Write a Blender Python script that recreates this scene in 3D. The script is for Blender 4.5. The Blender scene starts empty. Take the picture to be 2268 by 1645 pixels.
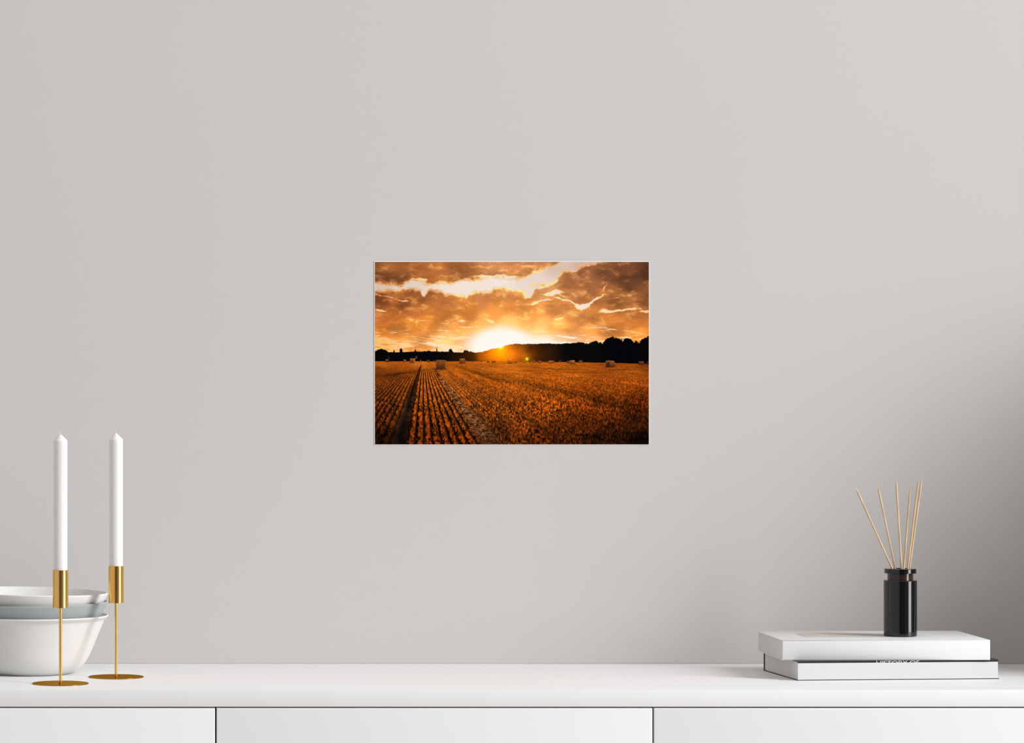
import bpy, bmesh, math, random
import numpy as np
from mathutils import Vector, Matrix

C = bpy.context.scene
random.seed(4)
ZC = 0.75                      # height of the sideboard top above the floor

# ------------------------------------------------------------------ camera
cam_data = bpy.data.cameras.new('camera')
cam = bpy.data.objects.new('camera', cam_data)
C.collection.objects.link(cam)
cam_data.sensor_fit = 'HORIZONTAL'
cam_data.sensor_width = 36.0
cam_data.lens = 8000 * 36.0 / 2268
cam_data.shift_x = 794 / 2268          # a lens shift: the wall is seen square on, from the left of the picture
cam_data.shift_y = 27.5 / 2268
cam.location = (0.0, -5.9435, ZC + 0.4606)
cam.rotation_euler = (math.pi / 2, 0, 0)
cam_data.clip_end = 100
C.camera = cam

# ------------------------------------------------------------------ view
vs = C.view_settings
C.display_settings.display_device = 'sRGB'
vs.view_transform = 'Standard'
vs.look = 'None'
vs.exposure = 0.0
vs.gamma = 1.0
vs.use_curve_mapping = False

# ------------------------------------------------------------------ world: a pale room all round, darker straight ahead of the sideboard
world = bpy.data.worlds.new('room_light')
C.world = world
world.use_nodes = True
wn, wl = world.node_tree.nodes, world.node_tree.links
wn.clear()


def wmath(op, a, b=None):
    n = wn.new('ShaderNodeMath'); n.operation = op
    for i, v in enumerate((a, b)):
        if v is None: continue
        if isinstance(v, (int, float)): n.inputs[i].default_value = v
        else: wl.new(v, n.inputs[i])
    return n.outputs[0]


def wramp(v, pts):
    n = wn.new('ShaderNodeValToRGB'); n.color_ramp.interpolation = 'EASE'
    els = n.color_ramp.elements
    while len(els) < len(pts): els.new(0.5)
    for e, (p, c) in zip(els, pts):
        e.position = p; e.color = (c, c, c, 1)
    wl.new(v, n.inputs[0]); return n.outputs[0]


tc = wn.new('ShaderNodeTexCoord')
sep = wn.new('ShaderNodeSeparateXYZ')
wl.new(tc.outputs['Generated'], sep.inputs[0])
az = wmath('ARCTAN2', sep.outputs['X'], wmath('MULTIPLY', sep.outputs['Y'], -1.0))   # 0 = out into the room, -90 deg = left
t = wmath('ADD', wmath('DIVIDE', az, 2 * math.pi), 0.5)
d2 = lambda a: a / 360 + 0.5
ring = wramp(t, [(d2(-120), .9), (d2(-26), .85), (d2(-14), .09), (d2(16), .09), (d2(24), .30), (d2(42), .32), (d2(50), .95), (d2(96), .95), (d2(112), .26)])
up = wramp(wmath('ADD', wmath('MULTIPLY', sep.outputs['Z'], 0.5), 0.5), [(0.40, 0.0), (0.62, 0.0), (0.95, 1.0)])
UP = 0.92
amb = wmath('ADD', wmath('MULTIPLY', ring, wmath('SUBTRACT', 1.0, up)), wmath('MULTIPLY', up, UP))
tint = wn.new('ShaderNodeMixRGB'); tint.blend_type = 'MULTIPLY'; tint.inputs[0].default_value = 1.0
wl.new(amb, tint.inputs[1]); tint.inputs[2].default_value = (1.0, 0.958, 0.945, 1)
bg = wn.new('ShaderNodeBackground'); wl.new(tint.outputs[0], bg.inputs[0]); bg.inputs[1].default_value = 0.72
wo = wn.new('ShaderNodeOutputWorld'); wl.new(bg.outputs[0], wo.inputs[0])

# ------------------------------------------------------------------ daylight from a big window far to the right
LAZ, LR, LW_ = math.radians(31), 11.0, 3.9
aim = Vector((0.62, -0.2, 0))
ldir = Vector((math.cos(LAZ), -math.sin(LAZ), 0))
for name, z0, z1, watts in (('window_light', 3.0, 13.0, 1850), ('low_window_light', 0.05, 3.0, 285)):     # one window as two lamps, the lower dimmed to lighten low wall shadows
    lx = bpy.data.lights.new(name, 'AREA')
    lo = bpy.data.objects.new(name, lx)
    C.collection.objects.link(lo)
    lo.location = aim + ldir * LR + Vector((0, 0, (z0 + z1) / 2))
    lo.rotation_euler = (-ldir).to_track_quat('-Z', 'Y').to_euler()
    lx.shape = 'RECTANGLE'; lx.size = LW_; lx.size_y = z1 - z0
    lx.energy = watts
    lx.color = (0.985, 0.995, 1.0)


# ------------------------------------------------------------------ helpers
def srgb(r, g, b):
    f = lambda c: ((c / 255 + 0.055) / 1.055) ** 2.4 if c / 255 > 0.04045 else c / 255 / 12.92
    return (f(r), f(g), f(b), 1)


def mat(name, color, rough=0.5, metal=0.0, spec=0.5, noise=None, bump=None, coat=0.0):
    m = bpy.data.materials.new(name); m.use_nodes = True
    n, l = m.node_tree.nodes, m.node_tree.links
    p = n['Principled BSDF']
    p.inputs['Base Color'].default_value = color
    p.inputs['Roughness'].default_value = rough
    p.inputs['Metallic'].default_value = metal
    p.inputs['Specular IOR Level'].default_value = spec
    p.inputs['Coat Weight'].default_value = coat
    co = n.new('ShaderNodeTexCoord')
    if noise:
        sc, amt = noise
        mp = n.new('ShaderNodeMapping'); l.new(co.outputs['Object'], mp.inputs[0])
        mp.inputs['Scale'].default_value = sc if isinstance(sc, tuple) else (sc, sc, sc)
        t = n.new('ShaderNodeTexNoise'); t.inputs['Scale'].default_value = 1.0; t.inputs['Detail'].default_value = 4
        l.new(mp.outputs[0], t.inputs['Vector'])
        r = n.new('ShaderNodeValToRGB')
        r.color_ramp.elements[0].position = 0.3; r.color_ramp.elements[1].position = 0.7
        r.color_ramp.elements[0].color = [c * (1 - amt) for c in color[:3]] + [1]
        r.color_ramp.elements[1].color = [min(1, c * (1 + amt)) for c in color[:3]] + [1]
        l.new(t.outputs['Fac'], r.inputs[0]); l.new(r.outputs[0], p.inputs['Base Color'])
    if bump:
        sc, st = bump
        mp = n.new('ShaderNodeMapping'); l.new(co.outputs['Object'], mp.inputs[0])
        mp.inputs['Scale'].default_value = sc if isinstance(sc, tuple) else (sc, sc, sc)
        t = n.new('ShaderNodeTexNoise'); t.inputs['Scale'].default_value = 1.0; t.inputs['Detail'].default_value = 3
        l.new(mp.outputs[0], t.inputs['Vector'])
        b = n.new('ShaderNodeBump'); b.inputs['Strength'].default_value = st; b.inputs['Distance'].default_value = 0.001
        l.new(t.outputs['Fac'], b.inputs['Height']); l.new(b.outputs[0], p.inputs['Normal'])
    return m


def add_box(bm, x0, x1, y0, y1, z0, z1, bevel=0.0, seg=2, only=None):
    r = bmesh.ops.create_cube(bm, size=1.0)
    vs_ = r['verts']
    for v in vs_:
        v.co = Vector((x0 + (v.co.x + .5) * (x1 - x0), y0 + (v.co.y + .5) * (y1 - y0), z0 + (v.co.z + .5) * (z1 - z0)))
    if bevel:
        es = list({e for v in vs_ for e in v.link_edges if only is None or only(e)})
        bmesh.ops.bevel(bm, geom=es, offset=bevel, segments=seg, affect='EDGES', profile=0.5)


def add_lathe(bm, prof, seg=96, cx=0.0, cy=0.0):
    """revolve (r, z) points about the vertical axis; r = 0 closes to a pole"""
    rings = []
    for r, z in prof:
        if r < 1e-7:
            rings.append([bm.verts.new((cx, cy, z))])
        else:
            rings.append([bm.verts.new((cx + r * math.cos(2 * math.pi * k / seg), cy + r * math.sin(2 * math.pi * k / seg), z)) for k in range(seg)])
    for a, b in zip(rings, rings[1:]):
        for k in range(seg):
            k2 = (k + 1) % seg
            if len(a) == 1 and len(b) == 1: continue
            if len(a) == 1: bm.faces.new((a[0], b[k2], b[k]))
            elif len(b) == 1: bm.faces.new((a[k], a[k2], b[0]))
            else: bm.faces.new((a[k], a[k2], b[k2], b[k]))
    bmesh.ops.recalc_face_normals(bm, faces=bm.faces[:])


def add_tube(bm, p0, p1, rads, seg=16):
    """round bar through fractions t with radius r: rads = [(t, r), ...]"""
    p0, p1 = Vector(p0), Vector(p1)
    q = (p1 - p0).to_track_quat('Z', 'Y').to_matrix()
    rings = []
    for t, r in rads:
        c = p0.lerp(p1, t)
        if r < 1e-7: rings.append([bm.verts.new(c)])
        else: rings.append([bm.verts.new(c + q @ Vector((r * math.cos(2 * math.pi * k / seg), r * math.sin(2 * math.pi * k / seg), 0))) for k in range(seg)])
    for a, b in zip(rings, rings[1:]):
        for k in range(seg):
            k2 = (k + 1) % seg
            if len(a) == 1: bm.faces.new((a[0], b[k], b[k2]))
            elif len(b) == 1: bm.faces.new((a[k], a[k2], b[0]))
            else: bm.faces.new((a[k], a[k2], b[k2], b[k]))
    for rg in (rings[0], rings[-1]):
        if len(rg) > 2: bm.faces.new(rg)
    bmesh.ops.recalc_face_normals(bm, faces=bm.faces[:])


def obj(name, bm, m, parent=None, smooth=None):
    me = bpy.data.meshes.new(name)
    bm.to_mesh(me); bm.free()
    me.materials.append(m)
    if smooth is not None:
        me.shade_smooth()
        me.set_sharp_from_angle(angle=math.radians(smooth))
    o = bpy.data.objects.new(name, me)
    C.collection.objects.link(o)
    if parent: o.parent = parent
    return o


def tag(o, label=None, cat=None, group=None, kind=None):
    if label: o['label'] = label
    if cat: o['category'] = cat
    if group: o['group'] = group
    if kind: o['kind'] = kind
    return o


def thing(name, label, cat, loc=(0, 0, 0), rotz=0.0, group=None):
    o = bpy.data.objects.new(name, None)
    o.empty_display_size = 0.05
    C.collection.objects.link(o)
    o.location = loc; o.rotation_euler = (0, 0, rotz)
    return tag(o, label, cat, group)


def bez(*pts, n=8):
    """sample of a Catmull-Rom curve through (r, z) points"""
    P = [Vector(p) for p in pts]
    P = [P[0] * 2 - P[1]] + P + [P[-1] * 2 - P[-2]]
    out = []
    for i in range(1, len(P) - 2):
        a, b, c, d = P[i - 1:i + 3]
        for k in range(n):
            t = k / n
            out.append(tuple(0.5 * ((2 * b) + (c - a) * t + (2 * a - 5 * b + 4 * c - d) * t * t + (3 * b - a - 3 * c + d) * t ** 3)))
    out.append(tuple(P[-2]))
    return [(r, max(z, pts[0][1])) for r, z in out]


# ------------------------------------------------------------------ materials
M_wall = mat('wall_paint', (0.566, 0.548, 0.535, 1), 0.9, spec=0.0, noise=(2.0, 0.006), bump=(900, 0.03))
M_floor = mat('floor_boards', (0.55, 0.52, 0.49, 1), 0.5, noise=((2, 30, 2), 0.15))
M_lacquer = mat('white_lacquer', (0.775, 0.777, 0.776, 1), 0.45, spec=0.25, noise=(3.0, 0.004))
M_gapdark = mat('carcass_board', (0.10, 0.095, 0.09, 1), 0.8, spec=0.1, noise=(40, 0.1))
M_bowl = mat('white_glaze', (0.695, 0.690, 0.678, 1), 0.55, spec=0.3, noise=(30, 0.01))
M_bowlgrey = mat('grey_blue_glaze', (0.345, 0.385, 0.39, 1), 0.55, spec=0.3, noise=(30, 0.01))
M_brass = bpy.data.materials.new('brushed_brass'); M_brass.use_nodes = True
bn, bl = M_brass.node_tree.nodes, M_brass.node_tree.links
bn.clear()
bg_ = bn.new('ShaderNodeBsdfAnisotropic'); bg_.inputs['Roughness'].default_value = 0.16
bt_ = bn.new('ShaderNodeTexNoise'); bt_.inputs['Scale'].default_value = 1.0; bt_.inputs['Detail'].default_value = 3
bc_ = bn.new('ShaderNodeTexCoord'); bm_ = bn.new('ShaderNodeMapping'); bm_.inputs['Scale'].default_value = (400, 400, 0.5)
br_ = bn.new('ShaderNodeValToRGB'); br_.color_ramp.elements[0].color = (0.87, 0.52, 0.150, 1); br_.color_ramp.elements[1].color = (0.88, 0.53, 0.155, 1)
bo_ = bn.new('ShaderNodeOutputMaterial')
bl.new(bc_.outputs['Object'], bm_.inputs[0]); bl.new(bm_.outputs[0], bt_.inputs['Vector']); bl.new(bt_.outputs['Fac'], br_.inputs[0])
bl.new(br_.outputs[0], bg_.inputs['Color']); bl.new(bg_.outputs[0], bo_.inputs['Surface'])
M_disc = M_brass.copy(); M_disc.name = 'satin_brass'
for e_, c_ in zip(next(n for n in M_disc.node_tree.nodes if n.type == 'VALTORGB').color_ramp.elements, ((0.42, 0.205, 0.028, 1), (0.45, 0.222, 0.032, 1))): e_.color = c_
M_wax = mat('candle_wax', (0.77, 0.765, 0.75, 1), 0.32, spec=0.6, noise=(20, 0.01))
M_wax.node_tree.nodes['Principled BSDF'].inputs['Subsurface Weight'].default_value = 0.6
M_wax.node_tree.nodes['Principled BSDF'].inputs['Subsurface Scale'].default_value = 0.012
M_wax.node_tree.nodes['Principled BSDF'].inputs['Subsurface Radius'].default_value = (1.0, 0.9, 0.8)
M_wick = mat('cotton_wick', (0.75, 0.72, 0.68, 1), 0.9, noise=(800, 0.1))
M_cover = mat('white_book_cover', (0.735, 0.735, 0.735, 1), 0.4, spec=0.3, noise=(20, 0.01))
M_pages = mat('page_edges', (0.66, 0.66, 0.64, 1), 0.9, spec=0.0, noise=((4, 4, 1500), 0.05))
M_band = mat('white_paper', (0.65, 0.65, 0.65, 1), 0.6, spec=0.1, noise=(15, 0.006))
M_black = mat('black_book_cloth', (0.035, 0.032, 0.031, 1), 0.55, spec=0.2, noise=(200, 0.1))
M_print = mat('beige_cover_print', (0.55, 0.50, 0.46, 1), 0.5, spec=0.3, noise=((30, 60, 1), 0.16))
M_glass = mat('black_glass', (0.004, 0.004, 0.004, 1), 0.06, spec=0.58, noise=(8, 0.1))
M_neck = mat('brown_glass', (0.035, 0.016, 0.010, 1), 0.08, spec=0.5, noise=(60, 0.2))
M_reed = mat('reed', (0.60, 0.43, 0.27, 1), 0.7, spec=0.2, noise=((300, 300, 30), 0.18))
M_shade_caster = mat('shade_caster_taupe', (0.36, 0.31, 0.29, 1), 0.8, spec=0.2, noise=(12, 0.08))
M_edge = mat('white_print_edge', (0.80, 0.79, 0.78, 1), 0.7, spec=0.0, noise=(10, 0.005))

# ------------------------------------------------------------------ the setting
bm = bmesh.new(); add_box(bm, -4.5, 5.0, 0.0, 0.12, 0.0, 3.2)
tag(obj('wall_back', bm, M_wall), 'plain light warm grey painted wall behind the white sideboard', 'wall', kind='structure')
bm = bmesh.new(); add_box(bm, -4.5, 5.0, -7.5, 0.12, -0.1, 0.0)
tag(obj('floor', bm, M_floor), 'floor under the white sideboard', 'floor', kind='structure')

# ------------------------------------------------------------------ sideboard
SF = -0.5004                                   # front plane
PITCH = 0.6592
G0 = 0.0939                                    # centre of the gap nearest the left of the picture
edges = [G0 + PITCH * k for k in range(-2, 4)]
sb = thing('sideboard', 'long low white lacquered sideboard with plain flush doors against the grey wall', 'sideboard', (edges[0], -0.25, 0))
SX = -edges[0]; SY = 0.25                      # world -> local


def sbx(bm, x0, x1, y0, y1, z0, z1, **k): add_box(bm, x0 + SX, x1 + SX, y0 + SY, y1 + SY, z0, z1, **k)


front_edge = lambda e: all(v.co.y < SF + SY + 1e-4 for v in e.verts)
TOPT = 0.0259
bm = bmesh.new(); sbx(bm, edges[0], edges[-1], SF, -0.001, ZC - TOPT, ZC, bevel=0.0008, seg=2, only=front_edge)
obj('top_panel', bm, M_lacquer, sb, 30)
bm = bmesh.new(); sbx(bm, edges[0] + 0.004, edges[-1] - 0.004, SF + 0.021, -0.001, 0.08, ZC - TOPT)
obj('carcass', bm, M_gapdark, sb)
for x0, x1, dx in ((edges[0], edges[0] + .018, -.0005), (edges[-1] - .018, edges[-1], .0005)):
    bm = bmesh.new()
    sbx(bm, x0 + dx, x1 + dx, SF + .0215, -0.001, 0.08, ZC - TOPT - .0005)
    obj('side_panel', bm, M_lacquer, sb)
bm = bmesh.new(); sbx(bm, edges[0] + 0.03, edges[-1] - 0.03, SF + 0.05, -0.02, 0.0, 0.08)
obj('plinth', bm, M_lacquer, sb)
for k in range(5):
    bm = bmesh.new()
    sbx(bm, edges[k] + 0.0011, edges[k + 1] - 0.0011, SF, SF + 0.019, 0.085, ZC - TOPT - 0.0019, bevel=0.0022, seg=3, only=front_edge)
    obj('door', bm, M_lacquer, sb, 30)

# ------------------------------------------------------------------ photo print on the wall
random.seed(1)
IW, IH = 758, 505                               # samples of the printed image
X0, X1, Y0, Y1 = 41.0, 2219.0, 40.0, 1488.0     # the image is drawn in these units
gx = np.linspace(X0, X1, IW); gy = np.linspace(Y0, Y1, IH)
XX, YY = np.meshgrid(gx, gy)


def smooth(a, b, v):
    t = np.clip((v - a) / (b - a), 0, 1); return t * t * (3 - 2 * t)


def vnoise(x, y, seed):
    rng = np.random.RandomState(seed); tab = rng.rand(512, 512)
    xi = np.floor(x).astype(int); yi = np.floor(y).astype(int)
    fx = x - xi; fy = y - yi; fx = fx * fx * (3 - 2 * fx); fy = fy * fy * (3 - 2 * fy)
    g = lambda a, b: tab[a % 512, b % 512]
    return (g(xi, yi) * (1 - fx) + g(xi + 1, yi) * fx) * (1 - fy) + (g(xi, yi + 1) * (1 - fx) + g(xi + 1, yi + 1) * fx) * fy


def fbm(x, y, seed, oct_=5, gain=0.55):
    s = 0; a = 1; tot = 0
    for k in range(oct_):
        s = s + a * vnoise(x * 2 ** k + 17.3 * k, y * 2 ** k + 9.1 * k, seed + k); tot += a; a *= gain
    return s / tot


def idw(pts, p=3.0, ys=1.0):
    num = np.zeros(XX.shape + (3,)); den = np.zeros(XX.shape)
    for x, y, c in pts:
        w = 1.0 / (((XX - x) ** 2 + ((YY - y) * ys) ** 2) ** (p / 2) + 400.0)
        num += w[..., None] * np.array(c, float); den += w
    return num / den[..., None]


def mix(a, b, w): return a * (1 - w[..., None]) + b * w[..., None]


def pl(x, pts): return np.interp(x, [p[0] for p in pts], [p[1] for p in pts])


col = lambda *c: np.array(c, float)
# --- sky
sky = idw([(60, 235, (216, 196, 180)), (300, 225, (228, 210, 196)), (700, 230, (243, 229, 217)), (1000, 210, (243, 228, 217)), (1300, 150, (233, 214, 203)), (1480, 80, (216, 191, 176)),
           (1700, 50, (214, 178, 158)), (100, 720, (252, 196, 115)), (300, 700, (255, 215, 155)), (500, 690, (255, 232, 195)), (800, 620, (255, 238, 210)),
           (400, 610, (255, 222, 170)), (200, 600, (248, 196, 130)), (1400, 640, (255, 248, 236)), (1700, 640, (255, 240, 215)), (1950, 620, (255, 226, 175)), (2190, 640, (250, 188, 105)),
           (1690, 390, (246, 226, 208)), (2000, 425, (250, 214, 170)), (1470, 280, (245, 222, 204))])
cloud = idw([(80, 70, (136, 86, 50)), (400, 100, (160, 100, 56)), (700, 120, (155, 100, 60)), (550, 70, (165, 105, 60)), (1000, 100, (172, 120, 84)), (1250, 90, (184, 126, 86)), (80, 170, (108, 66, 42)), (260, 170, (120, 76, 46)),
             (430, 200, (150, 95, 55)), (200, 290, (150, 94, 54)), (350, 280, (140, 88, 52)), (90, 345, (108, 62, 36)), (260, 380, (128, 76, 42)), (350, 430, (170, 104, 56)), (600, 360, (180, 116, 68)), (600, 440, (188, 118, 60)), (900, 340, (200, 132, 82)), (1100, 300, (204, 140, 88)),
             (1100, 400, (216, 142, 76)), (1000, 450, (234, 154, 78)), (800, 440, (206, 132, 66)), (500, 520, (208, 132, 62)), (200, 450, (172, 103, 52)), (90, 480, (160, 94, 50)), (100, 580, (184, 110, 48)), (300, 560, (200, 126, 56)), (700, 540, (236, 158, 84)), (1100, 520, (252, 192, 112)),
             (900, 520, (246, 174, 94)), (1300, 450, (222, 148, 78)), (1250, 400, (204, 138, 76)), (1450, 390, (186, 124, 72)), (1600, 160, (140, 94, 64)), (1700, 130, (126, 82, 58)), (1750, 230, (130, 86, 58)), (1580, 250, (158, 106, 70)), (2000, 130, (94, 60, 42)), (2190, 90, (80, 50, 38)), (2060, 220, (98, 64, 44)), (1850, 100, (112, 74, 54)),
             (1700, 310, (160, 106, 66)), (1650, 340, (172, 114, 72)), (2000, 330, (152, 98, 60)), (1850, 330, (168, 110, 66)), (2180, 350, (118, 74, 48)), (1600, 420, (188, 126, 72)), (1800, 450, (178, 116, 64)), (1950, 510, (186, 118, 60)), (2150, 460, (148, 92, 54)), (2150, 530, (170, 104, 52)), (1500, 560, (238, 168, 96)),
             (1350, 560, (250, 190, 120)), (1750, 590, (228, 152, 82)), (2150, 590, (212, 140, 62)), (100, 660, (212, 138, 66)), (300, 650, (228, 156, 82)), (600, 640, (250, 194, 128)), (1350, 300, (210, 150, 100)), (1400, 260, (214, 156, 112))], 3.2)
wx = (fbm(XX / 75, YY / 60, 11) - .5) * 80; wy = (fbm(XX / 62, YY / 48, 31) - .5) * 62
Xw, Yw = XX + wx, YY + wy
A_low = [(41, 210), (150, 226), (250, 230), (330, 192), (400, 200), (480, 232), (560, 205), (640, 218), (700, 195), (800, 192), (900, 180), (1000, 170), (1100, 172), (1180, 178), (1280, 150), (1400, 108), (1480, 72), (1530, 40), (1570, -60), (2300, -90)]
B_up = [(41, 268), (150, 258), (230, 258), (330, 240), (400, 258), (435, 292), (470, 262), (540, 268), (620, 280), (700, 296), (780, 316), (790, 285), (840, 272), (880, 282), (965, 268), (990, 243), (1100, 248), (1200, 268), (1245, 256), (1290, 218), (1420, 210), (1470, 198), (1500, 150), (1560, 112), (1640, 106), (1680, 75), (1760, 50), (1880, 20), (1950, -60), (2300, -90)]
Xm, Ym = XX + wx * .45, YY + wy * .55
dA = pl(Xm, A_low) - Ym; dB = Ym - pl(Xm, B_up)
dens = np.minimum(np.maximum(dA, dB), 46) + (fbm(XX / 26, YY / 20, 71, 4) - .5) * 26


def blob(cx, cy, rx, ry, ang=0.0):
    a = math.radians(ang); u = (Xm - cx) * math.cos(a) + (Ym - cy) * math.sin(a); v = -(Xm - cx) * math.sin(a) + (Ym - cy) * math.cos(a)
    return np.exp(-((u / rx) ** 2 + (v / ry) ** 2))


for cx, cy, rx, ry, ang, am in ((1470, 282, 55, 16, -5, 90), (1310, 375, 38, 12, -8, 90), (1390, 345, 60, 7, -12, 70), (1530, 335, 60, 7, 12, 70), (1690, 392, 55, 17, 0, 130), (1780, 355, 110, 10, -32, 80), (1870, 240, 60, 10, -58, 40),
                            (1990, 425, 150, 8, -5, 100), (1880, 432, 36, 14, 0, 90), (2190, 435, 60, 10, 0, 80), (1280, 285, 26, 44, 35, 70), (265, 343, 40, 7, 8, 60), (130, 315, 90, 7, 12, 45), (90, 425, 50, 9, 8, 80), (430, 290, 26, 18, -40, 60), (1640, 375, 60, 8, 25, 80),
                            (960, 510, 26, 9, 25, 70), (735, 507, 30, 6, 8, 50), (1500, 495, 50, 6, -6, 60), (1350, 552, 40, 6, -15, 40), (590, 150, 90, 14, 10, 30), (900, 155, 120, 12, 0, 34), (1120, 155, 60, 12, 0, 34), (300, 130, 80, 10, 15, 28), (420, 175, 60, 10, 0, 38), (1640, 160, 9, 36, 10, 24), (1930, 330, 110, 8, -6, 34), (2060, 300, 90, 8, -10, 34), (950, 80, 14, 40, 20, 24), (1090, 75, 10, 40, 10, 24), (1330, 250, 60, 14, -10, 50), (1400, 300, 70, 12, 0, 45), (1560, 310, 60, 10, 10, 40), (1240, 300, 20, 30, 30, 45), (330, 500, 50, 7, 12, 46), (370, 545, 16, 34, 20, 36), (560, 580, 90, 7, 6, 40), (200, 360, 120, 6, 14, 30)):
    dens = dens - .86 * am * blob(cx, cy, rx, ry, ang)
low = smooth(430, 735, YY)
st = .62 * fbm(XX / 150 - YY / 60, YY / 23 - XX / 420, 91, 4, .6) + .38 * fbm(XX / 60, YY / 9, 131, 3)
thr = .80 - .31 * low + .06 * smooth(900, 1900, XX) * (1 - low)
holes = smooth(thr - .10, thr + .10, st) * smooth(430, 520, YY)
dens = dens + (fbm(XX / 20, YY / 14, 75, 3) - .5) * 16 * smooth(46, 20, dens)
alpha = smooth(-12, 15, dens) * (1 - .95 * holes)
rim = np.exp(-((dens - 5) / 13) ** 2) * (1 - .5 * low) * (.55 + .9 * fbm(XX / 70, YY / 50, 181, 3)) + .75 * smooth(.60, .74, fbm(XX / 46 + YY / 130, YY / 17, 185, 4)) * smooth(45, 6, dens) * (1 - .4 * low)
det = fbm(Xw / 190, Yw / 84, 151, 5, .50)
det2 = fbm(Xw / 62, Yw / 27, 171, 4, .5)
shade = 1 + ((det - .5) * .62 + (det2 - .5) * .22) * (1 - .45 * low) * (1 - .55 * np.exp(-((XX - 1000) / 420) ** 2 - ((YY - 430) / 110) ** 2))
cl = np.clip(cloud * np.array([1.13, 1.07, .96]) * shade[..., None], 0, 255)
cl = mix(cl, np.minimum(cl * 1.15 + col(86, 70, 46), 255), np.clip(rim * .85 + smooth(.58, .80, det2) * .34 * (1 - low), 0, 1))
img = mix(sky, cl, np.clip(alpha, 0, 1))
# the glow of the setting sun
gr = np.sqrt(((XX - 1045) / np.where(XX > 1045, 330, 300)) ** 2 + ((YY - 700) / 185) ** 2) + (st - .5) * .22
img = mix(img, col(255, 204, 128) + 0 * img, .70 * np.exp(-(gr / 1.12) ** 4))
img = mix(img, col(255, 250, 244) + 0 * img, smooth(1.02, .52, gr))
hor = smooth(560, 700, YY + (st - .5) * 60) * smooth(640, 900, XX) * smooth(1950, 1350, XX)
img = mix(img, col(255, 250, 240) + 0 * img, .9 * hor)
# --- far hill and trees
ridge = [(41, 748), (60, 738), (95, 728), (125, 740), (150, 755), (187, 757), (189, 738), (196, 738), (198, 758), (236, 756), (240, 727), (257, 727), (261, 756), (300, 753), (356, 752), (360, 738), (363, 718), (366, 738), (370, 752), (450, 750), (470, 741), (490, 751), (529, 751), (531, 711), (535, 711), (537, 751), (600, 752),
         (625, 752), (630, 738), (641, 730), (650, 732), (656, 745), (664, 756), (700, 758), (740, 757), (752, 741), (775, 742), (790, 752), (805, 748), (840, 761), (880, 755), (930, 745), (980, 729), (1020, 722), (1060, 708), (1100, 699), (1160, 690), (1220, 692), (1300, 690), (1400, 688), (1500, 690), (1560, 685), (1620, 684), (1660, 676), (1690, 677), (1712, 692),
         (1740, 682), (1790, 668), (1830, 672), (1848, 694), (1862, 672), (1890, 645), (1930, 630), (1965, 648), (1995, 653), (2010, 674), (2025, 652), (2050, 641), (2078, 656), (2085, 672), (2120, 674), (2145, 688), (2155, 660), (2185, 643), (2219, 630)]
rough = 5 + 13 * smooth(1650, 1800, XX)
ty = pl(XX, ridge) + (fbm(XX / 14, YY / 14, 201, 3) - .5) * 2.0 * rough * np.where(np.abs(XX - 533) < 8, .2, 1)
tree = smooth(-3, 3, YY - ty)
base = pl(XX, [(41, 828), (1000, 829), (1500, 834), (1900, 840), (2219, 850)])
tc_ = idw([(100, 800, (6, 7, 10)), (500, 790, (7, 7, 10)), (800, 800, (18, 10, 5)), (900, 770, (70, 34, 8)), (1300, 740, (40, 20, 8)), (1200, 710, (74, 38, 14)), (1400, 710, (34, 19, 10)), (1600, 760, (8, 8, 10)), (2000, 760, (4, 6, 9)), (1350, 800, (26, 14, 6))]) * (.75 + .5 * fbm(XX / 30, YY / 20, 221, 4))[..., None]
sr = np.sqrt((XX - 1035) ** 2 + ((YY - 722) * 1.0) ** 2)
img = mix(img, tc_, tree)
halo = np.exp(-(sr / 105) ** 1.2) * tree
img = img + halo[..., None] * col(250, 142, 0) * .95
halo2 = np.exp(-(((XX - 1080) / 250) ** 2 + ((YY - 790) / 75) ** 2)) * tree
img = img + halo2[..., None] * col(120, 54, 2)
an = np.arctan2(YY - 718, XX - 1040)
star = np.exp(-(sr / 60)) * (np.abs(np.cos(an * 7 + .4)) ** 14) * tree
img = img + star[..., None] * col(60, 44, 8)
img = img + np.exp(-(np.sqrt((XX - 1040) ** 2 + ((YY - 714) * 1.5) ** 2) / 20) ** 2)[..., None] * col(160, 170, 120)
# --- stubble field
fy = np.clip(YY - 792, 20, None)
fc = idw([(100, 845, (192, 106, 30)), (400, 845, (206, 118, 36)), (1000, 850, (208, 118, 34)), (1500, 850, (196, 108, 28)), (2000, 862, (160, 84, 24)), (2200, 870, (130, 66, 20)), (300, 890, (180, 94, 24)), (70, 900, (132, 66, 22)), (200, 960, (128, 66, 24)), (700, 880, (198, 106, 26)),
          (1100, 900, (206, 116, 32)), (1600, 910, (190, 104, 28)), (2100, 920, (172, 90, 24)), (1000, 980, (188, 100, 26)), (1500, 1000, (184, 96, 24)), (2000, 1000, (166, 82, 20)), (700, 1030, (176, 98, 34)), (300, 1080, (138, 72, 24)), (100, 1100, (112, 58, 22)), (80, 1250, (98, 46, 14)), (460, 1060, (184, 98, 32)),
          (480, 1300, (150, 72, 20)), (1000, 1200, (146, 78, 26)), (1400, 1180, (172, 88, 24)), (1250, 1300, (140, 72, 22)), (1800, 1180, (128, 60, 16)), (2150, 1150, (112, 50, 14)), (2150, 1300, (66, 30, 12)), (1000, 1420, (96, 50, 20)), (1400, 1420, (86, 40, 14)), (1700, 1330, (96, 44, 14)), (1800, 1430, (48, 22, 9)), (2190, 1450, (20, 11, 8)), (80, 1440, (46, 22, 8)),
          (200, 1460, (34, 18, 8)), (500, 1450, (112, 50, 14)), (360, 1400, (110, 52, 16)), (760, 1440, (120, 54, 14)), (820, 1250, (128, 74, 34)), (1650, 1080, (160, 78, 18))], 3.0, 1.6)
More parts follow.
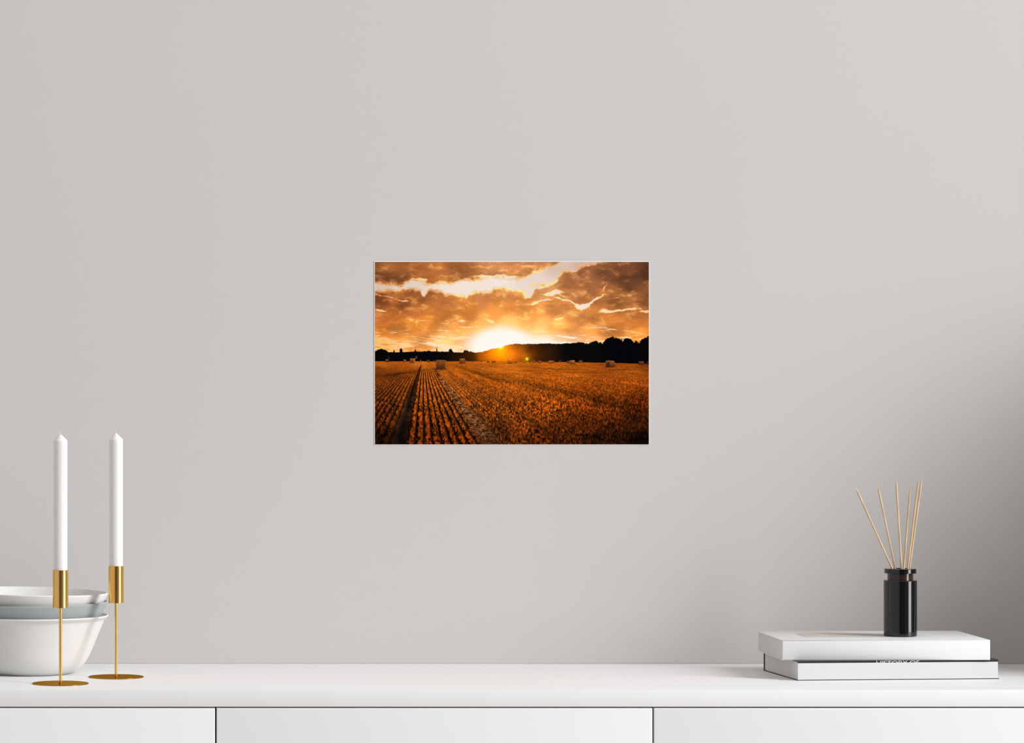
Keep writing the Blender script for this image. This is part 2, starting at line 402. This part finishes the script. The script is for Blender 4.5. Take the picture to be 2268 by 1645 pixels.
Lb = pl(YY, [(825, 419), (850, 415), (900, 402), (1000, 380), (1200, 345), (1488, 300)]); Rb = pl(YY, [(825, 476), (850, 486), (900, 514), (1000, 572), (1200, 700), (1488, 888)])
ph = (XX - Lb) / (Rb - Lb) * 8.3
uu = (XX - 445) / fy; vv = np.log(fy)
near = smooth(850, 1250, YY)
sz = 2.4 + 4.6 * np.clip((YY - 830) / 650, 0, 1) ** 1.1            # size of a stalk tuft, growing towards the viewer
lev = [2.4, 3.4, 4.8, 6.7, 9.4]
stalk = np.zeros(XX.shape); tuft = np.zeros(XX.shape); ws = np.zeros(XX.shape)
for k, L_ in enumerate(lev):
    w = np.clip(1 - np.abs(np.log(sz / L_)) / math.log(1.4), 0, 1)
    stalk += w * fbm(XX / L_ + 2.2 * (vnoise(XX / (L_ * 7), YY / (L_ * 5), 610 + k) - .5), YY / (L_ * 2.6), 601 + 7 * k, 2, .7)
    tuft += w * fbm(XX / (L_ * 3.2), YY / (L_ * 2.6), 651 + 7 * k, 3, .6); ws += w
ws = np.maximum(ws, 1e-3); stalk /= ws; tuft /= ws
T = np.clip(.5 + (stalk - .5) * 1.15 + (tuft - .5) * .75, 0, 1)
row = .5 + .5 * np.cos(2 * np.pi * (ph + (stalk - .5) * .30 + (tuft - .5) * .55 * near - .45))
rowl = np.where(ph < 0, .80 * smooth(-30, -3, ph), 1.0) * np.where(ph > 8.4, .42 * np.exp(-(ph - 8.4) / 14), 1.0)
rowamt = rowl * smooth(838, 930, YY)
gap = smooth(.50, .06, row)
lo = .86 - .60 * near; hi = 1.16 + .56 * near
val = lo + (hi - lo) * smooth(.12, .98, T)
val = val * (1 - rowamt * .80 * gap) * (1 + .12 * rowamt * smooth(.55, 1, row))
sweep = fbm(ph * .55 + 3, vv * 2.2, 391, 4)
val = val * (1 + (sweep - .5) * .50 * smooth(835, 900, YY) * np.where(ph > 8.5, 1, .25))
hl = fbm(XX / 160, YY / 7, 401, 4)
val = val * (1 + (hl - .5) * .55 * smooth(1060, 900, YY) * smooth(600, 1000, XX))
val = val * (1 - .34 * blob(240, 928, 260, 13, -7.5)) * (1 - .26 * blob(1500, 1055, 700, 26, 12.5)) * (1 - .25 * blob(900, 935, 260, 10, 17)) * (1 - .35 * blob(1480, 893, 260, 5, 2)) * (1 - .3 * blob(1640, 915, 160, 4, 2)) * (1 - .22 * blob(2000, 1190, 330, 40, 12))
fld = fc * np.array([.96, .88, .70]) * np.clip(val, .04, 1.6)[..., None]
fld = fld * np.stack([1 + 0 * val, 1 - .06 * (val - 1), 1 - .22 * (val - 1)], -1)
# wheel tracks
straw = .5 * fbm(XX / 16 + YY / 9, YY / 7 - XX / 60, 441, 3) + .5 * fbm(XX / 10 - YY / 12, YY / 6, 445, 3)
edge = (tuft - .5) * 46 * near + (stalk - .5) * 22 * near
tl = np.exp(-np.abs((XX + edge - (Lb - pl(YY, [(840, 2), (1000, 20), (1200, 44), (1488, 74)]))) / pl(YY, [(840, 5), (1000, 18), (1200, 38), (1488, 76)])) ** 4) * smooth(842, 880, YY)
tcol = idw([(400, 900, (44, 22, 12)), (350, 1050, (24, 13, 10)), (320, 1200, (12, 9, 9)), (265, 1200, (58, 36, 22)), (190, 1320, (60, 38, 24)), (290, 1350, (9, 7, 8)), (265, 1440, (8, 7, 8)), (170, 1450, (40, 24, 14))]) * (.30 + 1.5 * straw)[..., None]
fld = mix(fld, tcol, .90 * tl)
tr = np.exp(-np.abs((XX + edge * 1.2 - (Rb + pl(YY, [(840, -2), (1000, 18), (1200, 50), (1488, 90)]))) / pl(YY, [(840, 5), (1000, 19), (1200, 46), (1488, 100)])) ** 3) * smooth(838, 880, YY)
scol = idw([(500, 880, (100, 56, 32)), (640, 1060, (126, 80, 48)), (760, 1220, (116, 72, 42)), (860, 1340, (104, 66, 38)), (960, 1450, (70, 42, 24))])
fld = mix(fld, scol * np.clip(.02 + 1.95 * smooth(.22, .80, straw), .1, 1.8)[..., None], .88 * tr)
fmask = smooth(-1.5, 2.0, YY - base - (fbm(XX / 40, YY / 40, 451, 2) - .5) * 3)
img = mix(img, fld, fmask)
# --- pale house gable in the far trees
for cx, cy, rx, ry, am in ((370, 798, 7, 11, .62), (150, 795, 4, 10, .28), (160, 803, 6, 4, .18)):
    img = mix(img, col(150, 120, 104) + 0 * img, am * np.exp(-(np.abs((XX - cx) / rx) ** 3 + np.abs((YY - cy) / ry) ** 3)))
# --- straw bales
for x0, x1, y0, y1, side, c in ((527, 598, 818, 888, 0, (122, 76, 44)), (714, 757, 805, 843, 1, (128, 80, 48)), (320, 360, 805, 838, 2, (134, 86, 56)), (125, 151, 812, 832, 0, (104, 66, 48)), (266, 287, 814, 831, 2, (120, 76, 52)), (457, 474, 818, 834, 0, (112, 70, 46)), (400, 412, 818, 826, 0, (120, 74, 50)),
                               (1094, 1128, 813, 843, 0, (206, 130, 48)), (967, 1000, 821, 838, 0, (172, 96, 36)), (932, 950, 823, 837, 0, (150, 80, 28)), (880, 897, 820, 830, 0, (140, 78, 30)), (757, 772, 820, 829, 0, (120, 70, 34)), (1152, 1170, 823, 838, 1, (170, 106, 52)), (1217, 1240, 824, 836, 0, (170, 110, 40)),
                               (1297, 1315, 823, 838, 1, (152, 94, 58)), (1339, 1361, 823, 841, 1, (150, 92, 60)), (1423, 1451, 823, 846, 0, (170, 106, 66)), (1453, 1468, 823, 837, 1, (140, 86, 56)), (1507, 1522, 823, 834, 1, (104, 66, 44)), (1567, 1590, 826, 840, 1, (104, 66, 48)), (1589, 1631, 820, 848, 1, (150, 92, 58)), (1661, 1692, 823, 837, 1, (118, 74, 52)),
                               (1876, 1946, 823, 872, 3, (136, 80, 48)), (2137, 2179, 828, 854, 1, (98, 60, 44)), (2203, 2221, 830, 851, 1, (62, 38, 30)), (1406, 1416, 824, 833, 1, (80, 52, 38)), (1265, 1280, 824, 834, 1, (96, 66, 36)), (505, 515, 819, 826, 0, (120, 76, 48)), (598, 612, 819, 827, 0, (120, 74, 40)), (815, 826, 820, 828, 0, (120, 70, 34))):
    w, h_ = x1 - x0, y1 - y0
    u = (XX - x0) / w; v = (YY - y0) / h_
    rx = .10 if side in (0, 2) else .34
    du = np.maximum(np.abs(u - .5) - (.5 - rx), 0) / rx; dv = np.maximum(np.abs(v - .5) - .30, 0) / .20
    ins = (du ** 2.4 + dv ** 2.4) ** (1 / 2.4) if side in (1, 3) else np.maximum(np.abs(u - .5) * 2, np.abs(v - .5 - .03 * (u - .5) ** 2) * 2)
    m_ = smooth(1.04 + 1.2 / w, 1.0 - 1.8 / w, ins)
    b = col(*c) * np.array([.96, .84, .70]) * (1.22 - .62 * np.clip(v, 0, 1))[..., None] * (.72 + .56 * fbm(XX / 9, YY / 6, 471, 3))[..., None]
    if side == 2: b = mix(b, col(214, 118, 40) + 0 * b, .85 * smooth(.70, .84, u))
    if side == 3:
        el = np.sqrt(((u - .25) / .25) ** 2 + ((v - .54) / .46) ** 2)
        b = mix(b, b * .62, smooth(1.05, .95, el)); b = mix(b, b * 1.45, np.exp(-((el - .98) / .10) ** 2) * .6)
    if side == 1 and w > 30: b = mix(b, b * 1.3, smooth(.25, .6, u) * smooth(1.0, .75, u) * .6)
    shd = np.exp(-(((XX - (x0 + x1) / 2) / (w * .62)) ** 4 + ((YY - y1) / (h_ * .10 + 1)) ** 2))
    img = img * (1 - .55 * shd * (1 - m_))[..., None]
    img = mix(img, b, m_)
# the green reflection of the sun in that photograph's own lens is printed with it
img = img + np.exp(-(((XX - 1250) / 12) ** 2 + ((YY - 810) / 12) ** 2) ** 1.2)[..., None] * col(66, 185, 32)
img = img + np.exp(-(((XX - 1245) / 46) ** 2 + ((YY - 800) / 40) ** 2) ** 1.5)[..., None] * col(30, 24, 0)
img = np.clip(img, 3, 253) / 255.0
lin = np.where(img > 0.04045, ((img + 0.055) / 1.055) ** 2.4, img / 12.92)
PRINT_GAIN = 0.93
rgba = np.ones((IH, IW, 4), np.float32); rgba[..., :3] = np.clip(lin * PRINT_GAIN, 0, 0.95)

PXL, PXR, PZT, PZB = 0.3643, 0.8150, 0.6612, 0.3610    # printed area on the wall (z above the sideboard top)
BW = 0.0011
pr = thing('photo_print', 'small unframed landscape photo print of a stubble field at sunset hung on the grey wall', 'picture', ((PXL + PXR) / 2, -0.0008, ZC + PZB - BW))
pr.rotation_euler = (0, 0, 0)
bm = bmesh.new()
hw = (PXR - PXL) / 2 + BW
add_box(bm, -hw, hw, 0.0, 0.00075, 0.0, PZT - PZB + 2 * BW)
tag(obj('backing_sheet', bm, M_edge, pr), 'thin white edge round the printed image')
me = bpy.data.meshes.new('printed_image')
vx_ = np.linspace(-(PXR - PXL) / 2, (PXR - PXL) / 2, IW); vz_ = np.linspace(PZT - PZB + BW, BW, IH)
co = np.zeros((IH, IW, 3), np.float32); co[..., 0] = vx_[None, :]; co[..., 1] = -0.00015; co[..., 2] = vz_[:, None]
ids = np.arange(IH * IW).reshape(IH, IW)
quads = np.stack([ids[:-1, :-1], ids[1:, :-1], ids[1:, 1:], ids[:-1, 1:]], -1).reshape(-1)
nf = len(quads) // 4
me.vertices.add(IH * IW); me.vertices.foreach_set('co', co.ravel())
me.loops.add(len(quads)); me.loops.foreach_set('vertex_index', quads.astype(np.int32))
me.polygons.add(nf); me.polygons.foreach_set('loop_start', np.arange(0, nf * 4, 4, dtype=np.int32))
at = me.attributes.new('ink', 'FLOAT_COLOR', 'POINT'); at.data.foreach_set('color', rgba.ravel())
me.update(); me.validate()
mi = bpy.data.materials.new('printed_ink'); mi.use_nodes = True
n_, l_ = mi.node_tree.nodes, mi.node_tree.links
n_.clear()
a_ = n_.new('ShaderNodeAttribute'); a_.attribute_name = 'ink'
d_ = n_.new('ShaderNodeBsdfDiffuse'); o_ = n_.new('ShaderNodeOutputMaterial')
l_.new(a_.outputs['Color'], d_.inputs['Color']); l_.new(d_.outputs[0], o_.inputs['Surface'])
me.materials.append(mi)
oi = bpy.data.objects.new('printed_image', me); C.collection.objects.link(oi); oi.parent = pr
tag(oi, 'orange sunset sky over a dark treeline, straw bales and rows of stubble')


# ------------------------------------------------------------------ stacked bowls
def bowl(name, label, m, x, y, z, outer, thick, tilt=0.0, tiltx=0.0):
    """outer = (r, z) from the foot to the lip; the inside follows it"""
    o = bez(*outer, n=6)
    inner = []
    for i in range(len(o)):
        p0 = Vector(o[max(i - 1, 0)]); p1 = Vector(o[min(i + 1, len(o) - 1)])
        t = (p1 - p0).normalized(); nrm = Vector((-t.y, t.x))
        p = Vector(o[i]) + nrm * thick
        if p.y > o[0][1] + thick and p.x > 0.01: inner.append((p.x, p.y))
    lr, lz = o[-1]; ir, iz = inner[-1]
    mx, mz, hr = (lr + ir) / 2, (lz + iz) / 2, thick / 2          # a half-round lip joins outside and inside
    a0 = math.atan2(lz - mz, lr - mx)
    lip = [(mx + hr * math.cos(a0 + math.pi * k / 6), mz + hr * math.sin(a0 + math.pi * k / 6)) for k in range(1, 6)]
    prof = [(0, outer[0][1])] + o + lip + inner[::-1] + [(0.0, outer[0][1] + thick)]
    bm = bmesh.new(); add_lathe(bm, prof, 128)
    ob = obj(name, bm, m, None, 40)
    ob.location = (x, y, z); ob.rotation_euler = (tiltx, tilt, 0)
    return tag(ob, label, 'bowl', 'stacked bowls')


BX, BY = -0.1965, -0.186
bowl('bowl', 'white bowl at the bottom of the stack on the sideboard', M_bowl, BX, BY, ZC,
     [(0.060, 0), (0.0655, 0.0006), (0.0745, 0.0050), (0.0835, 0.0125), (0.0910, 0.0225), (0.0985, 0.0375), (0.1160, 0.0800), (0.1188, 0.0855), (0.1216, 0.0882), (0.1242, 0.0906)], 0.0030)
bowl('bowl', 'grey-blue bowl nested between the two white bowls', M_bowlgrey, BX, BY, ZC + 0.0036,
     [(0.052, 0), (0.058, 0.0008), (0.0695, 0.0070), (0.0800, 0.0170), (0.0905, 0.0365), (0.1080, 0.0725), (0.1166, 0.0905), (0.1208, 0.0993), (0.1250, 0.1082)], 0.0024, tilt=-0.010)
bowl('bowl', 'white bowl on top of the stack, nested in the grey-blue bowl', M_bowl, BX - 0.002, BY, ZC + 0.0078,
     [(0.048, 0), (0.054, 0.0010), (0.0655, 0.0080), (0.0760, 0.0200), (0.0865, 0.0410), (0.1060, 0.0850), (0.1150, 0.1040), (0.1192, 0.1127), (0.1232, 0.1212)], 0.0024, tilt=0.022)


# ------------------------------------------------------------------ candle holders and candles
def candle_holder(x, y, label):
    t = thing('candle_holder', label, 'candle holder', (x, y, ZC), 0, 'brass candle holders')
    bm = bmesh.new()
    add_lathe(bm, [(0, 0), (0.0428, 0), (0.0433, 0.0004), (0.0433, 0.0011), (0.0429, 0.0015), (0, 0.0015)], 128)
    obj('base_disc', bm, M_disc, t, 30)
    bm = bmesh.new(); add_lathe(bm, [(0, 0.0013), (0.0023, 0.0013), (0.0023, 0.1172), (0, 0.1172)], 32)
    obj('stem', bm, M_brass, t, 40)
    bm = bmesh.new()
    add_lathe(bm, [(0, 0.1169), (0.0115, 0.1169), (0.0119, 0.1173), (0.0119, 0.1745), (0.0117, 0.1747), (0.0113, 0.1747), (0.0111, 0.1744), (0.0111, 0.122), (0, 0.122)], 96)
    obj('socket', bm, M_brass, t, 30)
    return t


def candle(x, y, label, wick):
    t = thing('taper_candle', label, 'candle', (x, y, ZC + 0.1222), 0, 'white taper candles')
    bm = bmesh.new()
    r, top = 0.01065, 0.2512
    add_lathe(bm, [(0, 0), (r, 0), (r, top), (r - 0.0004, top + 0.0006), (0.0008, top + 0.0098), (0, top + 0.0100)], 96)
    obj('wax_body', bm, M_wax, t, 25)
    bm = bmesh.new(); add_tube(bm, (0, 0, top + 0.0095), (wick, 0, top + 0.0155), [(0, .0004), (.8, .00035), (1, .0002)], 8)
    obj('wick', bm, M_wick, t, 40)


candle_holder(-0.1429, -0.3938, 'slim brass candle holder on the left, nearer the front edge and overlapping the bowls')
candle(-0.1429, -0.3938, 'white taper candle in the left brass holder, overlapping the bowls', -0.0014)
candle_holder(-0.0587, -0.2691, 'slim brass candle holder on the right, set back beside the bowls')
candle(-0.0587, -0.2691, 'white taper candle in the right brass holder, set back beside the bowls', -0.0002)

# ------------------------------------------------------------------ books
# lower book: spine at the back, black cloth, white paper band round it
LT = 0.0301
ang = math.radians(5.6)
lb = thing('book', 'lower of two stacked books, black cover, white side, lettered HISTORY OF', 'book', (1.0005, -0.3347, ZC), ang, 'two stacked books')
LW, LD, bt = 0.3195, 0.198, 0.0012
bm = bmesh.new()
add_box(bm, -0.0005, LW + 0.0018, 0.0, LD, 0.0, bt)
add_box(bm, -0.0005, LW + 0.0018, 0.0, LD, LT - bt, LT)
add_box(bm, -0.0005, LW + 0.0018, LD - 0.004, LD, bt - .0001, LT - bt + .0001)
obj('cover', bm, M_black, lb)
bm = bmesh.new(); add_box(bm, 0.0006, LW - 0.0008, 0.0035, LD - 0.004, bt, LT - bt)
tag(obj('page_block', bm, M_pages, lb), 'grey-white page edges')
bm = bmesh.new(); add_box(bm, 0.0006, LW, 0.0008, 0.0035, bt, LT - bt)
tag(obj('spine_strip', bm, M_black, lb), 'black strip carrying the white title')
bm = bmesh.new(); add_box(bm, -0.0002, LW, -0.0004, 0.0005, bt, LT - 0.0031, bevel=0.0003)
tag(obj('paper_band', bm, M_band, lb), 'plain white paper covering the long side')
fc_ = bpy.data.curves.new('title', 'FONT'); fc_.body = 'HISTORY OF'; fc_.size = 0.0092; fc_.extrude = 0.00008; fc_.space_character = 0.93
fo = bpy.data.objects.new('title_tmp', fc_); C.collection.objects.link(fo)
dg = bpy.context.evaluated_depsgraph_get()
tm = bpy.data.meshes.new_from_object(fo.evaluated_get(dg))
bpy.data.objects.remove(fo)
xs = [v.co.x for v in tm.vertices]; w0, w1 = min(xs), max(xs)
ys_ = [v.co.y for v in tm.vertices]; h0, h1 = min(ys_), max(ys_)
TX0, TX1 = 0.1250, 0.1936
for v in tm.vertices:
    x = TX0 + (v.co.x - w0) / (w1 - w0) * (TX1 - TX0)
    z = LT - 0.00035 - (h1 - v.co.y) * 0.95
    v.co = Vector((x, -0.00012 - v.co.z, z))
tm.materials.clear(); tm.materials.append(M_band)
to = bpy.data.objects.new('title_lettering', tm); C.collection.objects.link(to); to.parent = lb
tag(to, 'white capitals HISTORY OF, lower half hidden')

# upper book
UT = 0.0313
ub = thing('book', 'thick plain white book on top of the book pile, under the black diffuser bottle', 'book', (0.9802, -0.3160, ZC + LT), math.radians(1.2), 'two stacked books')
UW, UD, ct = 0.3250, 0.211, 0.0014
bm = bmesh.new()
add_box(bm, 0.0, UW, 0.0, UD, UT - ct, UT, bevel=0.0004)
add_box(bm, -0.0006, UW, 0.0, UD, 0.0, ct, bevel=0.0004)
add_box(bm, 0.0, UW, 0.0, 0.0026, 0.0, UT, bevel=0.0006, only=lambda e: all(v.co.y < 1e-5 for v in e.verts))
obj('cover', bm, M_cover, ub, 30)
bm = bmesh.new(); add_box(bm, 0.0016, UW - 0.0016, 0.0026, UD - 0.003, ct, UT - ct)
tag(obj('page_block', bm, M_pages, ub), 'grey-white page edges')
bm = bmesh.new()
add_box(bm, 0.047, 0.205, 0.066, 0.148, UT, UT + 0.00012)
tag(obj('cover_print', bm, M_print, ub), 'faint beige picture printed on the cover')

# ------------------------------------------------------------------ reed diffuser
ZB = ZC + LT + UT + 0.00012
DX, DY = 1.1831, -0.2213
db = thing('diffuser_bottle', 'black glossy reed diffuser bottle standing on the white books', 'diffuser bottle', (DX, DY, ZB))
R = 0.0261
bm = bmesh.new()
add_lathe(bm, [(0, 0), (R - .0012, 0), (R, 0.0012), (R, 0.0875), (R - .0008, 0.0885), (R - .004, 0.0890), (0.0195, 0.0890), (0.0195, 0.006), (0, 0.006)], 96)
obj('bottle_body', bm, M_glass, db, 30)
bm = bmesh.new()
add_lathe(bm, [(0.0202, 0.0886), (0.0202, 0.0995), (0.0160, 0.0995), (0.0160, 0.0886), (0.0202, 0.0886)], 96)
tag(obj('neck', bm, M_neck, db, 30), 'narrow dark brown neck')
bm = bmesh.new()
add_lathe(bm, [(0.0160, 0.0993), (0.0246, 0.0993), (0.0251, 0.0998), (0.0251, 0.1062), (0.0246, 0.1067), (0.0165, 0.1067), (0.0160, 0.1062), (0.0160, 0.0993)], 96)
obj('collar', bm, M_glass, db, 30)
# the sticks: crossing point in the mouth and tip (x, z) measured against the bottle
CAMZ = 0.4606


def px(x, y, yy):        # picture point -> world x, z at a depth
    d = yy + 5.9435
    return ((x - 340) * d / 8000, ZC + CAMZ - (y - 850) * d / 8000)


sticks = [((1976.2, 1259), (1894.6, 1078.5), 0.000, -0.012, 'reed stick leaning furthest left in the black bottle'),
          ((1982.8, 1259), (1943.8, 1074.0), 0.007, 0.015, 'reed stick leaning slightly left, second from left in the bottle'),
          ((1996.8, 1259), (1984.7, 1061.0), -0.004, -0.010, 'nearly upright reed stick, third from left in the bottle'),
          ((2001.5, 1259), (2016.5, 1077.5), 0.006, 0.020, 'shorter reed stick, fourth from left in the black bottle'),
          ((2010.6, 1259), (2034.4, 1060.8), -0.006, -0.004, 'reed stick leaning right, just left of the rightmost reed'),
          ((2014.2, 1259), (2041.6, 1060.0), 0.004, 0.012, 'rightmost reed stick, leaning furthest right in the bottle')]
for (ax, ay), (tx, ty_), dy0, dy1, lab in sticks:
    y0 = DY + dy0; y1 = DY + dy1
    a = Vector((px(ax, ay, y0)[0], y0, px(ax, ay, y0)[1])); b = Vector((px(tx, ty_, y1)[0], y1, px(tx, ty_, y1)[1]))
    v = (a - b)
    foot = a + v * ((a.z - (ZB + 0.012)) / (b.z - a.z))
    lim = 0.0165                                   # keep the foot inside the bottle
    off = Vector((foot.x - DX, foot.y - DY, 0))
    if off.length > lim:
        k = 1.0
        while k > 0.05:
            p = a.lerp(foot, k)
            if Vector((p.x - DX, p.y - DY, 0)).length <= lim: break
            k -= 0.02
        foot = a.lerp(foot, k)
    o_ = bpy.data.objects.new
    bm = bmesh.new()
    L = (b - foot).length
    add_tube(bm, (0, 0, 0), b - foot, [(0, .0015), (1 - .012 / L, .00155), (1 - .006 / L, .0011), (1.0, .00025)], 14)
    s = obj('reed_stick', bm, M_reed, None, 40)
    s.location = foot
    tag(s, 'pale ' + lab, 'reed stick', 'reed sticks in the diffuser bottle')

# ------------------------------------------------------------------ unseen stand-in added right of the frame to cast the soft wall shadow
bm = bmesh.new()
o = bez((0.11, 0), (0.125, 0.004), (0.165, 0.06), (0.215, 0.18), (0.235, 0.31), (0.215, 0.44), (0.15, 0.535), (0.095, 0.57), (0.085, 0.60), (0.098, 0.625), n=8)
add_lathe(bm, [(0, 0)] + o + [(0.090, 0.626), (0.078, 0.60), (0.085, 0.565), (0.140, 0.525), (0.205, 0.43), (0.224, 0.31), (0.204, 0.18), (0.155, 0.062), (0.11, 0.012), (0, 0.01)], 96)
v = obj('shade_caster', bm, M_shade_caster, None, 40); v.location = (1.85, -0.256, ZC + 0.0005); v.scale = (1, 1, 0.96)
tag(v, 'unseen taupe jar shape added to shade the wall at lower right', 'shade_caster')
